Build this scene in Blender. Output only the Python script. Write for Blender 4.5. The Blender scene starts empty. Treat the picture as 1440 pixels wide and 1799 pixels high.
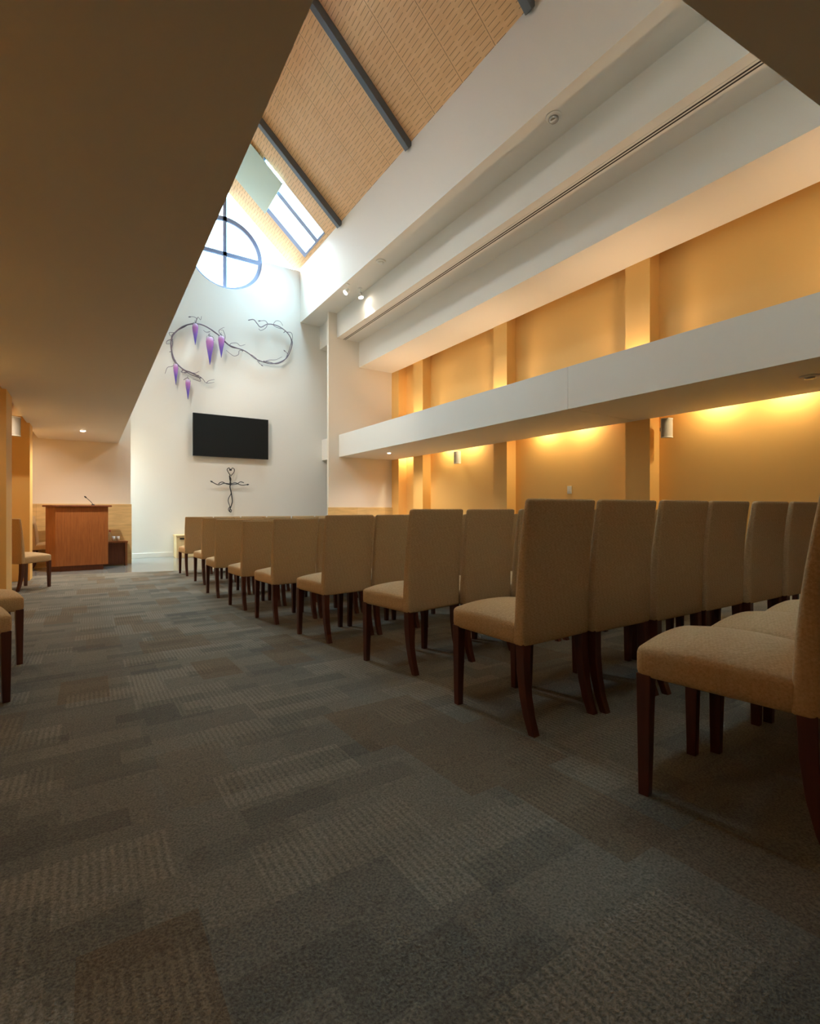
import bpy, bmesh, math, random
from mathutils import Vector, Matrix

random.seed(7)
SC = bpy.context.scene
COL = SC.collection
K = 1.19                      # metres per survey unit of the building
TH = math.atan(563 / 870)     # the camera looks this far right of the nave axis

# ------------------------------------------------------------ camera
cam_d = bpy.data.cameras.new('camera')
cam_d.sensor_fit = 'HORIZONTAL'
cam_d.sensor_width = 36.0
cam_d.lens = 870 / 1440 * 36.0
cam_d.shift_y = (894.5 - 899.5) / 1440 * 1.0
cam_d.clip_start = 0.05
cam = bpy.data.objects.new('camera', cam_d)
COL.objects.link(cam)
cam.location = (0, 0, K)
cam.rotation_euler = (math.pi / 2, 0, -TH)
SC.camera = cam

# ------------------------------------------------------------ sky, exposure
SC.view_settings.view_transform = 'Standard'
SC.view_settings.look = 'None'
SC.view_settings.gamma = 1.0
SC.view_settings.use_curve_mapping = False
SC.view_settings.exposure = 1.15
SC.cycles.use_denoising = True
SC.cycles.max_bounces = 10
SC.cycles.diffuse_bounces = 7
SC.cycles.sample_clamp_indirect = 6.0
SC.cycles.caustics_reflective = False
SC.cycles.caustics_refractive = False

SKY_POWER = 36.0
W = bpy.data.worlds.new('sky')
SC.world = W
W.use_nodes = True
wn, wl = W.node_tree.nodes, W.node_tree.links
wn.clear()
w_out = wn.new('ShaderNodeOutputWorld')
w_bg = wn.new('ShaderNodeBackground')
w_tc = wn.new('ShaderNodeTexCoord')
w_no = wn.new('ShaderNodeTexNoise')
w_no.inputs['Scale'].default_value = 2.2
w_no.inputs['Detail'].default_value = 5
w_rp = wn.new('ShaderNodeValToRGB')
w_rp.color_ramp.elements[0].position = 0.35
w_rp.color_ramp.elements[0].color = (0.22, 0.62, 0.95, 1)
w_rp.color_ramp.elements[1].position = 0.68
w_rp.color_ramp.elements[1].color = (0.46, 0.80, 0.98, 1)
wl.new(w_tc.outputs['Generated'], w_no.inputs['Vector'])
wl.new(w_no.outputs['Fac'], w_rp.inputs['Fac'])
w_sp = wn.new('ShaderNodeSeparateXYZ')          # blue northern sky past the gable, bright warm haze to the left
w_mr = wn.new('ShaderNodeMapRange')
w_mr.inputs['From Min'].default_value = -0.55
w_mr.inputs['From Max'].default_value = -0.05
w_mx = wn.new('ShaderNodeMixRGB')
w_mx.inputs['Color1'].default_value = (1.0, 0.90, 0.78, 1)
wl.new(w_tc.outputs['Generated'], w_sp.inputs[0])
wl.new(w_sp.outputs[0], w_mr.inputs['Value'])
wl.new(w_mr.outputs[0], w_mx.inputs['Fac'])
wl.new(w_rp.outputs['Color'], w_mx.inputs['Color2'])
w_mz = wn.new('ShaderNodeMapRange')             # the overcast whitens towards the zenith
w_mz.inputs['From Min'].default_value = 0.35
w_mz.inputs['From Max'].default_value = 0.85
w_m2 = wn.new('ShaderNodeMixRGB')
w_m2.inputs['Color2'].default_value = (0.56, 0.84, 0.98, 1)
wl.new(w_sp.outputs[2], w_mz.inputs['Value'])
wl.new(w_mz.outputs[0], w_m2.inputs['Fac'])
wl.new(w_mx.outputs['Color'], w_m2.inputs['Color1'])
wl.new(w_m2.outputs['Color'], w_bg.inputs['Color'])
w_zr = wn.new('ShaderNodeMapRange')             # dim ground, then an overcast dome brightest overhead
w_cv = wn.new('ShaderNodeFloatCurve')
wl.new(w_sp.outputs[2], w_zr.inputs['Value'])
w_zr.inputs['From Min'].default_value = -1.0
w_zr.inputs['From Max'].default_value = 1.0
cv = w_cv.mapping.curves[0]
for px, py in ((0.0, 0.04), (0.49, 0.06), (0.515, 0.085), (0.70, 0.20), (0.86, 0.62), (1.0, 1.0)):
    if px in (0.0, 1.0):
        cv.points[0 if px == 0.0 else -1].location = (px, py)
    else:
        cv.points.new(px, py)
for p in cv.points:
    p.handle_type = 'VECTOR'
w_cv.mapping.update()
wl.new(w_zr.outputs[0], w_cv.inputs['Value'])
w_st = wn.new('ShaderNodeMath')
w_st.operation = 'MULTIPLY'
w_st.inputs[1].default_value = SKY_POWER
wl.new(w_cv.outputs[0], w_st.inputs[0])
wl.new(w_st.outputs[0], w_bg.inputs['Strength'])
wl.new(w_bg.outputs['Background'], w_out.inputs['Surface'])

SLOT_W, DOWN_W, UP_W, SPOT_W, REAR_W = 25.0, 80.0, 32.0, 150.0, 20.0
WARM, AMBER, NEUTRAL = (1.0, 0.85, 0.52), (1.0, 0.68, 0.40), (1.0, 0.90, 0.78)


def portal(name, loc, rot, sx, sy):
    d = bpy.data.lights.new(name, 'AREA')
    d.shape = 'RECTANGLE'
    d.size, d.size_y = sx, sy
    d.cycles.is_portal = True
    o = bpy.data.objects.new(name, d)
    COL.objects.link(o)
    o.location, o.rotation_euler = loc, rot
    return o


# ------------------------------------------------------------ materials
def srgb(r, g, b):
    f = lambda v: v / 12.92 if v <= 0.04045 else ((v + 0.055) / 1.055) ** 2.4
    return (f(r / 255), f(g / 255), f(b / 255), 1)


def mat(name, col, rough=0.6, metal=0.0, bump=0.0, bscale=60.0, var=0.0, vscale=4.0, spec=None):
    m = bpy.data.materials.new(name)
    m.use_nodes = True
    n, l = m.node_tree.nodes, m.node_tree.links
    b = n['Principled BSDF']
    b.inputs['Base Color'].default_value = col
    b.inputs['Roughness'].default_value = rough
    b.inputs['Metallic'].default_value = metal
    if spec is not None:
        b.inputs['Specular IOR Level'].default_value = spec
    tc = n.new('ShaderNodeTexCoord')
    if var:
        no = n.new('ShaderNodeTexNoise')
        no.inputs['Scale'].default_value = vscale
        no.inputs['Detail'].default_value = 6
        mx = n.new('ShaderNodeMixRGB')
        mx.inputs['Color1'].default_value = tuple(c * (1 - var) for c in col[:3]) + (1,)
        mx.inputs['Color2'].default_value = tuple(min(1, c * (1 + var)) for c in col[:3]) + (1,)
        l.new(tc.outputs['Object'], no.inputs['Vector'])
        l.new(no.outputs['Fac'], mx.inputs['Fac'])
        l.new(mx.outputs['Color'], b.inputs['Base Color'])
    if bump:
        nb = n.new('ShaderNodeTexNoise')
        nb.inputs['Scale'].default_value = bscale
        nb.inputs['Detail'].default_value = 4
        bp = n.new('ShaderNodeBump')
        bp.inputs['Strength'].default_value = bump
        bp.inputs['Distance'].default_value = 0.01
        l.new(tc.outputs['Object'], nb.inputs['Vector'])
        l.new(nb.outputs['Fac'], bp.inputs['Height'])
        l.new(bp.outputs['Normal'], b.inputs['Normal'])
    return m


def math_node(n, l, op, a, b=None):
    q = n.new('ShaderNodeMath')
    q.operation = op
    for i, v in enumerate((a, b)):
        if v is None:
            continue
        if isinstance(v, (int, float)):
            q.inputs[i].default_value = v
        else:
            l.new(v, q.inputs[i])
    return q.outputs[0]


def timber_mat():
    """slotted acoustic plywood: local x runs along the nave, local y up the slope"""
    m = mat('slotted_plywood', srgb(222, 168, 108), 0.5)
    n, l = m.node_tree.nodes, m.node_tree.links
    b = n['Principled BSDF']
    tc = n.new('ShaderNodeTexCoord')
    sp = n.new('ShaderNodeSeparateXYZ')
    l.new(tc.outputs['Object'], sp.inputs[0])
    X, Y = sp.outputs[0], sp.outputs[1]
    PAN = 2.58 * K / 4
    px = math_node(n, l, 'FRACT', math_node(n, l, 'DIVIDE', X, PAN))
    seam = math_node(n, l, 'LESS_THAN', px, 0.012)
    cx = math_node(n, l, 'MULTIPLY', px, 3.0)
    ci = math_node(n, l, 'FLOOR', cx)
    cf = math_node(n, l, 'FRACT', cx)
    inl = math_node(n, l, 'LESS_THAN', math_node(n, l, 'ABSOLUTE', math_node(n, l, 'SUBTRACT', cf, 0.5)), 0.385)
    off = math_node(n, l, 'MULTIPLY', ci, 0.5)
    sy = math_node(n, l, 'FRACT', math_node(n, l, 'ADD', math_node(n, l, 'DIVIDE', Y, 0.078), off))
    slot = math_node(n, l, 'MULTIPLY', inl, math_node(n, l, 'LESS_THAN', sy, 0.10))
    dark = math_node(n, l, 'MAXIMUM', seam, slot)
    gr = n.new('ShaderNodeTexNoise')
    mp = n.new('ShaderNodeMapping')
    mp.inputs['Scale'].default_value = (1.2, 14, 1)
    l.new(tc.outputs['Object'], mp.inputs[0])
    l.new(mp.outputs[0], gr.inputs['Vector'])
    gr.inputs['Scale'].default_value = 2.0
    gr.inputs['Detail'].default_value = 8
    pal = n.new('ShaderNodeValToRGB')
    pal.color_ramp.elements[0].position = 0.3
    pal.color_ramp.elements[0].color = srgb(228, 176, 120)
    pal.color_ramp.elements[1].position = 0.7
    pal.color_ramp.elements[1].color = srgb(240, 194, 140)
    l.new(gr.outputs['Fac'], pal.inputs[0])
    mx = n.new('ShaderNodeMixRGB')
    mx.inputs['Color2'].default_value = srgb(150, 104, 62)
    l.new(dark, mx.inputs['Fac'])
    l.new(pal.outputs[0], mx.inputs['Color1'])
    l.new(mx.outputs[0], b.inputs['Base Color'])
    return m


def carpet_mat():
    m = mat('carpet_tiles', srgb(95, 92, 84), 0.95, spec=0.1)
    n, l = m.node_tree.nodes, m.node_tree.links
    b = n['Principled BSDF']
    tc = n.new('ShaderNodeTexCoord')

    def brick(wd, ht, off, rot, c1, c2, sh):
        mp = n.new('ShaderNodeMapping')
        mp.inputs['Rotation'].default_value = (0, 0, rot)
        mp.inputs['Location'].default_value = sh
        l.new(tc.outputs['Object'], mp.inputs[0])
        br = n.new('ShaderNodeTexBrick')
        br.inputs['Scale'].default_value = 1.0
        br.inputs['Brick Width'].default_value = wd
        br.inputs['Row Height'].default_value = ht
        br.inputs['Mortar Size'].default_value = 0.0
        br.offset, br.offset_frequency = off, 2
        br.inputs['Color1'].default_value = c1
        br.inputs['Color2'].default_value = c2
        l.new(mp.outputs[0], br.inputs['Vector'])
        return br
    g = (0.0, 0.0, 0.0, 1)
    wht = (1, 1, 1, 1)
    a = brick(0.50, 0.25, 0.37, 0.0, g, wht, (0.11, 0.03, 0))
    c = brick(0.31, 0.125, 0.61, 0.0, g, wht, (0.2, 0.07, 0))
    d = brick(0.25, 0.50, 0.5, 0.0, g, wht, (0.4, 0.19, 0))
    tone = n.new('ShaderNodeValToRGB')
    tone.color_ramp.elements[0].color = srgb(126, 121, 111)
    tone.color_ramp.elements[1].color = srgb(150, 143, 129)
    e = tone.color_ramp.elements.new(0.5)
    e.color = srgb(139, 133, 120)
    l.new(a.outputs['Color'], tone.inputs[0])
    m2 = n.new('ShaderNodeMixRGB')
    m2.blend_type = 'MULTIPLY'
    t2 = n.new('ShaderNodeValToRGB')
    t2.color_ramp.elements[0].position = 0.12
    t2.color_ramp.elements[0].color = (0.78, 0.79, 0.80, 1)
    t2.color_ramp.elements[1].position = 0.45
    t2.color_ramp.elements[1].color = (1, 1, 1, 1)
    l.new(c.outputs['Color'], t2.inputs[0])
    m2.inputs['Fac'].default_value = 1.0
    l.new(tone.outputs[0], m2.inputs['Color1'])
    l.new(t2.outputs[0], m2.inputs['Color2'])
    # some tiles lean brown
    t3 = n.new('ShaderNodeValToRGB')
    t3.color_ramp.elements[0].position = 0.74
    t3.color_ramp.elements[0].color = (0, 0, 0, 1)
    t3.color_ramp.elements[1].position = 0.84
    t3.color_ramp.elements[1].color = (0.55, 0.55, 0.55, 1)
    l.new(d.outputs['Color'], t3.inputs[0])
    m3 = n.new('ShaderNodeMixRGB')
    m3.inputs['Color2'].default_value = srgb(126, 106, 82)
    l.new(t3.outputs[0], m3.inputs['Fac'])
    l.new(m2.outputs[0], m3.inputs['Color1'])
    # loop pile: ribs along the nave on part of the tiles, speckle everywhere
    wv = n.new('ShaderNodeTexWave')
    wv.bands_direction = 'X'
    wv.inputs['Scale'].default_value = 14.0
    wv.inputs['Distortion'].default_value = 1.5
    wv.inputs['Detail'].default_value = 2
    wv.inputs['Detail Scale'].default_value = 6
    l.new(tc.outputs['Object'], wv.inputs['Vector'])
    no = n.new('ShaderNodeTexNoise')
    no.inputs['Scale'].default_value = 150
    no.inputs['Detail'].default_value = 3
    l.new(tc.outputs['Object'], no.inputs['Vector'])
    rib = math_node(n, l, 'MULTIPLY', math_node(n, l, 'SUBTRACT', wv.outputs['Fac'], 0.5), math_node(n, l, 'GREATER_THAN', a.outputs['Color'], 0.55))
    h = math_node(n, l, 'ADD', math_node(n, l, 'MULTIPLY', rib, 0.15), no.outputs['Fac'])
    sk = n.new('ShaderNodeValToRGB')
    sk.color_ramp.elements[0].position = 0.3
    sk.color_ramp.elements[0].color = (0.5, 0.5, 0.5, 1)
    sk.color_ramp.elements[1].position = 0.85
    sk.color_ramp.elements[1].color = (1.25, 1.25, 1.22, 1)
    l.new(h, sk.inputs[0])
    m4 = n.new('ShaderNodeMixRGB')
    m4.blend_type = 'MULTIPLY'
    m4.inputs['Fac'].default_value = 1.0
    l.new(m3.outputs[0], m4.inputs['Color1'])
    l.new(sk.outputs[0], m4.inputs['Color2'])
    l.new(m4.outputs[0], b.inputs['Base Color'])
    bp = n.new('ShaderNodeBump')
    bp.inputs['Strength'].default_value = 0.7
    bp.inputs['Distance'].default_value = 0.008
    l.new(h, bp.inputs['Height'])
    l.new(bp.outputs['Normal'], b.inputs['Normal'])
    return m


def fabric_mat():
    m = mat('woven_upholstery', srgb(205, 172, 118), 0.9, spec=0.15)
    n, l = m.node_tree.nodes, m.node_tree.links
    b = n['Principled BSDF']
    tc = n.new('ShaderNodeTexCoord')
    mp = n.new('ShaderNodeMapping')
    mp.inputs['Rotation'].default_value = (0.6, 0.6, 0.78)
    l.new(tc.outputs['Object'], mp.inputs[0])
    ck = n.new('ShaderNodeTexChecker')
    ck.inputs['Scale'].default_value = 110
    l.new(mp.outputs[0], ck.inputs['Vector'])
    no = n.new('ShaderNodeTexNoise')
    no.inputs['Scale'].default_value = 120
    l.new(tc.outputs['Object'], no.inputs['Vector'])
    h = math_node(n, l, 'ADD', math_node(n, l, 'MULTIPLY', ck.outputs['Fac'], 0.16), no.outputs['Fac'])
    rp = n.new('ShaderNodeValToRGB')
    rp.color_ramp.elements[0].position = 0.2
    rp.color_ramp.elements[0].color = srgb(184, 151, 108)
    rp.color_ramp.elements[1].position = 1.1
    rp.color_ramp.elements[1].color = srgb(216, 186, 144)
    l.new(h, rp.inputs[0])
    l.new(rp.outputs[0], b.inputs['Base Color'])
    bp = n.new('ShaderNodeBump')
    bp.inputs['Strength'].default_value = 0.35
    bp.inputs['Distance'].default_value = 0.004
    l.new(h, bp.inputs['Height'])
    l.new(bp.outputs['Normal'], b.inputs['Normal'])
    return m


def wood_mat(name, c1, c2, rough=0.4, sc=(9, 9, 0.7)):
    m = mat(name, c1, rough)
    n, l = m.node_tree.nodes, m.node_tree.links
    b = n['Principled BSDF']
    tc = n.new('ShaderNodeTexCoord')
    mp = n.new('ShaderNodeMapping')
    mp.inputs['Scale'].default_value = sc
    l.new(tc.outputs['Object'], mp.inputs[0])
    no = n.new('ShaderNodeTexNoise')
    no.inputs['Scale'].default_value = 4
    no.inputs['Detail'].default_value = 8
    no.inputs['Roughness'].default_value = 0.65
    l.new(mp.outputs[0], no.inputs['Vector'])
    rp = n.new('ShaderNodeValToRGB')
    rp.color_ramp.elements[0].position = 0.3
    rp.color_ramp.elements[0].color = c1
    rp.color_ramp.elements[1].position = 0.7
    rp.color_ramp.elements[1].color = c2
    l.new(no.outputs['Fac'], rp.inputs[0])
    l.new(rp.outputs[0], b.inputs['Base Color'])
    return m


def stone_mat(name, c1, c2, rough, tile, grout, axes='XY'):
    m = mat(name, c1, rough)
    n, l = m.node_tree.nodes, m.node_tree.links
    b = n['Principled BSDF']
    tc = n.new('ShaderNodeTexCoord')
    vec = tc.outputs['Object']
    if axes == 'XZ':
        sp = n.new('ShaderNodeSeparateXYZ')
        cb = n.new('ShaderNodeCombineXYZ')
        l.new(vec, sp.inputs[0])
        l.new(sp.outputs[0], cb.inputs[0])
        l.new(sp.outputs[2], cb.inputs[1])
        vec = cb.outputs[0]
    br = n.new('ShaderNodeTexBrick')
    br.offset = 0.0
    br.inputs['Scale'].default_value = 1
    br.inputs['Brick Width'].default_value = tile[0]
    br.inputs['Row Height'].default_value = tile[1]
    br.inputs['Mortar Size'].default_value = 0.003
    br.inputs['Color1'].default_value = c1
    br.inputs['Color2'].default_value = c2
    br.inputs['Mortar'].default_value = grout
    l.new(vec, br.inputs['Vector'])
    no = n.new('ShaderNodeTexNoise')
    mp = n.new('ShaderNodeMapping')
    mp.inputs['Scale'].default_value = (1, 5, 5)
    l.new(vec, mp.inputs[0])
    l.new(mp.outputs[0], no.inputs['Vector'])
    no.inputs['Scale'].default_value = 3
    no.inputs['Detail'].default_value = 8
    rp = n.new('ShaderNodeValToRGB')
    rp.color_ramp.elements[0].position = 0.3
    rp.color_ramp.elements[0].color = (0.82, 0.8, 0.76, 1)
    rp.color_ramp.elements[1].position = 0.7
    rp.color_ramp.elements[1].color = (1.08, 1.08, 1.06, 1)
    l.new(no.outputs['Fac'], rp.inputs[0])
    mx = n.new('ShaderNodeMixRGB')
    mx.blend_type = 'MULTIPLY'
    mx.inputs['Fac'].default_value = 1
    l.new(br.outputs['Color'], mx.inputs['Color1'])
    l.new(rp.outputs[0], mx.inputs['Color2'])
    l.new(mx.outputs[0], b.inputs['Base Color'])
    return m


def glass_mat(name, tint, gloss=0.06):
    m = bpy.data.materials.new(name)
    m.use_nodes = True
    n, l = m.node_tree.nodes, m.node_tree.links
    n.clear()
    o = n.new('ShaderNodeOutputMaterial')
    t = n.new('ShaderNodeBsdfTransparent')
    g = n.new('ShaderNodeBsdfGlossy')
    x = n.new('ShaderNodeMixShader')
    t.inputs[0].default_value = tint
    g.inputs['Roughness'].default_value = 0.02
    x.inputs[0].default_value = gloss
    l.new(t.outputs[0], x.inputs[1])
    l.new(g.outputs[0], x.inputs[2])
    l.new(x.outputs[0], o.inputs[0])
    return m


def drop_mat():
    """art glass, clear rose at the shoulder running to blue at the tip"""
    m = mat('violet_glass', srgb(150, 90, 190), 0.08)
    n, l = m.node_tree.nodes, m.node_tree.links
    b = n['Principled BSDF']
    tc = n.new('ShaderNodeTexCoord')
    sp = n.new('ShaderNodeSeparateXYZ')
    l.new(tc.outputs['Generated'], sp.inputs[0])
    rp = n.new('ShaderNodeValToRGB')
    cr = rp.color_ramp
    cr.elements[0].position = 0.0
    cr.elements[0].color = srgb(84, 92, 205)
    cr.elements[1].position = 1.0
    cr.elements[1].color = srgb(235, 215, 240)
    e = cr.elements.new(0.45)
    e.color = srgb(140, 108, 205)
    e = cr.elements.new(0.8)
    e.color = srgb(205, 135, 205)
    l.new(sp.outputs[2], rp.inputs[0])
    l.new(rp.outputs[0], b.inputs['Base Color'])
    b.inputs['Transmission Weight'].default_value = 0.25
    b.inputs['IOR'].default_value = 1.3
    return m


def glow_mat(name, col, strength):
    m = bpy.data.materials.new(name)
    m.use_nodes = True
    n, l = m.node_tree.nodes, m.node_tree.links
    n.clear()
    o = n.new('ShaderNodeOutputMaterial')
    e = n.new('ShaderNodeEmission')
    e.inputs[0].default_value = tuple(col) + (1,)
    e.inputs[1].default_value = strength
    l.new(e.outputs[0], o.inputs[0])
    return m


M = dict(
    white=mat('white_paint', srgb(226, 222, 214), 0.65, bump=0.04, bscale=140),
    cream=mat('warm_white_paint', srgb(226, 217, 203), 0.65, bump=0.04, bscale=140),
    orange=mat('orange_paint', srgb(234, 187, 110), 0.55, bump=0.06, bscale=120),
    timber=timber_mat(), carpet=carpet_mat(), fabric=fabric_mat(),
    steel=mat('dark_grey_steel', srgb(98, 104, 110), 0.45),
    frame=mat('blue_grey_frame', srgb(130, 140, 172), 0.45),
    leg=wood_mat('mahogany_leg', srgb(70, 32, 20), srgb(92, 46, 29), 0.35),
    lectern=wood_mat('red_brown_veneer', srgb(128, 74, 34), srgb(158, 98, 50), 0.4),
    lectern_dark=wood_mat('dark_red_veneer', srgb(98, 52, 28), srgb(122, 68, 38), 0.4),
    pale=wood_mat('pale_oak', srgb(205, 178, 128), srgb(222, 198, 150), 0.5),
    stone=stone_mat('travertine', srgb(214, 180, 122), srgb(222, 190, 134), 0.45, (0.9, 0.42), srgb(190, 158, 108), 'XZ'),
    tile=stone_mat('polished_stone', srgb(122, 124, 122), srgb(134, 135, 132), 0.16, (0.6, 0.6), srgb(120, 120, 118)),
    black=mat('black_plastic', srgb(20, 21, 23), 0.35),
    screen=mat('screen_glass', srgb(26, 29, 30), 0.35, spec=0.2),
    iron=mat('wrought_iron', srgb(52, 54, 58), 0.5, 0.6),
    bronze=mat('patinated_metal', srgb(122, 108, 118), 0.45, 0.5, var=0.2, vscale=30),
    plastic=mat('white_plastic', srgb(228, 226, 220), 0.4),
    grille=mat('grey_speaker_grille', srgb(178, 174, 166), 0.6, bump=0.3, bscale=400),
    chrome=mat('brushed_chrome', srgb(190, 190, 188), 0.25, 0.9),
    glass=glass_mat('window_glass', (0.97, 0.99, 1.0, 1)),
    clear=glass_mat('tumbler_glass', (0.93, 0.96, 0.97, 1), 0.2),
    blind=mat('sage_blind_fabric', srgb(196, 206, 190), 0.9),
    drop=drop_mat(),
    red=mat('red_cap', srgb(170, 60, 45), 0.4),
    lamp=glow_mat('lamp_glow', (1.0, 0.88, 0.70), 45.0),
    track_dark=mat('dark_groove', srgb(44, 36, 32), 0.7),
)


# ------------------------------------------------------------ mesh helpers
class MB:
    def __init__(s):
        s.v, s.f, s.sm = [], [], []

    def add(s, vs, fs, smooth=False):
        o = len(s.v)
        s.v += [tuple(p) for p in vs]
        s.f += [tuple(i + o for i in f) for f in fs]
        s.sm += [smooth] * len(fs)
        return s

    def box(s, x0, x1, y0, y1, z0, z1):
        vs = [(x, y, z) for x in (x0, x1) for y in (y0, y1) for z in (z0, z1)]
        return s.add(vs, [(0, 1, 3, 2), (4, 6, 7, 5), (0, 4, 5, 1), (2, 3, 7, 6), (0, 2, 6, 4), (1, 5, 7, 3)])

    def prism(s, pts, axis, a0, a1):
        """pts: 2D outline; axis 'y' -> (x,z) pts, 'z' -> (x,y) pts, 'x' -> (y,z) pts"""
        def P(p, a):
            return {'y': (p[0], a, p[1]), 'z': (p[0], p[1], a), 'x': (a, p[0], p[1])}[axis]
        n = len(pts)
        vs = [P(p, a0) for p in pts] + [P(p, a1) for p in pts]
        fs = [tuple(range(n)), tuple(range(2 * n - 1, n - 1, -1))]
        fs += [(i, i + n, (i + 1) % n + n, (i + 1) % n) for i in range(n)]
        return s.add(vs, fs)

    def lathe(s, prof, seg=20, c=(0, 0, 0), mtx=None):
        vs, fs = [], []
        for r, z in prof:
            for k in range(seg):
                a = 2 * math.pi * k / seg
                p = Vector((r * math.cos(a), r * math.sin(a), z))
                if mtx:
                    p = mtx @ p
                vs.append((p.x + c[0], p.y + c[1], p.z + c[2]))
        for i in range(len(prof) - 1):
            for k in range(seg):
                k2 = (k + 1) % seg
                fs.append((i * seg + k, i * seg + k2, (i + 1) * seg + k2, (i + 1) * seg + k))
        fs.append(tuple(range(seg - 1, -1, -1)))
        fs.append(tuple((len(prof) - 1) * seg + k for k in range(seg)))
        return s.add(vs, fs, True)

    def tube(s, pts, r0, r1=None, seg=8):
        r1 = r0 if r1 is None else r1
        pts = [Vector(p) for p in pts]
        n = len(pts)
        vs, fs = [], []
        up = Vector((0, 0, 1))
        t0 = (pts[1] - pts[0]).normalized()
        ref = t0.orthogonal().normalized()
        for i, p in enumerate(pts):
            t = (pts[min(i + 1, n - 1)] - pts[max(i - 1, 0)])
            t = t.normalized() if t.length > 1e-9 else t0
            ref = (ref - t * ref.dot(t))
            ref = ref.normalized() if ref.length > 1e-6 else t.orthogonal().normalized()
            bi = t.cross(ref)
            r = r0 + (r1 - r0) * i / (n - 1)
            for k in range(seg):
                a = 2 * math.pi * k / seg
                vs.append(p + ref * (r * math.cos(a)) + bi * (r * math.sin(a)))
        for i in range(n - 1):
            for k in range(seg):
                k2 = (k + 1) % seg
                fs.append((i * seg + k, i * seg + k2, (i + 1) * seg + k2, (i + 1) * seg + k))
        fs.append(tuple(range(seg - 1, -1, -1)))
        fs.append(tuple((n - 1) * seg + k for k in range(seg)))
        return s.add(vs, fs, True)

    def rbox(s, hx, hy, hz, r, fn=None, nx=6, ny=6, nz=6):
        """rounded box, then fn bends it"""
        def ticks(h, k):
            e = [-h, -h + 0.12 * r, -h + 0.4 * r, -h + r]
            mid = [(-h + r) + (2 * h - 2 * r) * i / k for i in range(1, k)]
            return e + mid + [-q for q in reversed(e)]
        T = (ticks(hx, nx), ticks(hy, ny), ticks(hz, nz))
        H = (hx, hy, hz)
        idx, vs, fs = {}, [], []

        def vert(p):
            key = tuple(round(c, 6) for c in p)
            if key not in idx:
                inn = Vector([max(-H[i] + r, min(H[i] - r, p[i])) for i in range(3)])
                d = Vector(p) - inn
                q = inn + (d.normalized() * r if d.length > 1e-9 else d)
                idx[key] = len(vs)
                vs.append(fn(q) if fn else q)
            return idx[key]
        for ax in range(3):
            a, b = (ax + 1) % 3, (ax + 2) % 3
            for sgn in (-1, 1):
                for i in range(len(T[a]) - 1):
                    for j in range(len(T[b]) - 1):
                        q = []
                        for (u, w) in ((i, j), (i + 1, j), (i + 1, j + 1), (i, j + 1)):
                            p = [0, 0, 0]
                            p[ax], p[a], p[b] = sgn * H[ax], T[a][u], T[b][w]
                            q.append(vert(p))
                        fs.append(tuple(q if sgn > 0 else q[::-1]))
        return s.add(vs, fs, True)

    def build(s, name, m, parent=None, bevel=0.0):
        me = bpy.data.meshes.new(name)
        me.from_pydata(s.v, [], s.f)
        bm = bmesh.new()
        bm.from_mesh(me)
        bmesh.ops.recalc_face_normals(bm, faces=bm.faces)
        bm.to_mesh(me)
        bm.free()
        for p, q in zip(me.polygons, s.sm):
            p.use_smooth = q
        me.materials.append(m)
        o = bpy.data.objects.new(name, me)
        COL.objects.link(o)
        if parent is not None:
            o.parent = parent
        if bevel:
            md = o.modifiers.new('bevel', 'BEVEL')
            md.width, md.segments, md.limit_method = bevel, 2, 'ANGLE'
        return o


def tag(o, label, cat, group=None):
    o['label'], o['category'] = label, cat
    if group:
        o['group'] = group
    return o


def struct(o):
    o['kind'] = 'structure'
    return o


def thing(name, label, cat, loc=(0, 0, 0), group=None, rz=0.0):
    o = bpy.data.objects.new(name, None)
    COL.objects.link(o)
    o.empty_display_size = 0.1
    o.location, o.rotation_euler = loc, (0, 0, rz)
    return tag(o, label, cat, group)


def smooth(pts, n=5):
    P = [Vector(p) for p in pts]
    P = [P[0] * 2 - P[1]] + P + [P[-1] * 2 - P[-2]]
    out = []
    for i in range(1, len(P) - 2):
        a, b, c, d = P[i - 1:i + 3]
        for k in range(n):
            t = k / n
            out.append(0.5 * ((2 * b) + (c - a) * t + (2 * a - 5 * b + 4 * c - d) * t * t + (3 * b - a - 3 * c + d) * t ** 3))
    out.append(P[-2])
    return out


def lamp(name, kind, loc, power, col, aim=None, size=0.03, angle=120, blend=0.6, parent=None):
    d = bpy.data.lights.new(name, kind)
    d.energy, d.color = power, col
    if kind in ('SPOT', 'POINT'):
        d.shadow_soft_size = size
    if kind == 'SPOT':
        d.spot_size, d.spot_blend = math.radians(angle), blend
    o = bpy.data.objects.new(name, d)
    COL.objects.link(o)
    o.location = loc
    if aim is not None:
        o.rotation_euler = Vector(aim).to_track_quat('-Z', 'Y').to_euler()
    if parent is not None:
        o.parent = parent
    return o


# ------------------------------------------------------------ main dimensions
YE, YP, YB = 11.5 * K, 10.5 * K, -3.2          # end wall, partitions, back wall
X1, XF2, XF3 = 4.277 * K, 4.787 * K, 5.359 * K  # faces of the stepped ceiling
XS, XPIL, XW = 4.84 * K, 6.26 * K, 6.48 * K     # shelf front, pilaster faces, right wall
XL, XLP, XLW = 0.445 * K, -0.70 * K, -1.06 * K  # left soffit edge, left pilaster faces, left wall
Z1, Z2, Z3 = 5.509 * K, 4.945 * K, 4.352 * K    # undersides of the steps
ZS, ZST = 2.205 * K, 2.716 * K                  # shelf underside and top
SL = 0.875                                      # roof slope
ZR = 6.82 * K                                   # roof height at X1
XR = 2.56 * K                                   # ridge
ZRIDGE = ZR + SL * (X1 - XR)
YG = 0.66                                       # where the low rear ceiling ends


def floor_z(y):
    return 0.043 * max(0.0, 6.1 - max(0.0, y))


def edge_y(x):
    return (8.98 * K) - 0.255 * (x - 0.56 * K)   # carpet edge, slightly askew


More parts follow.
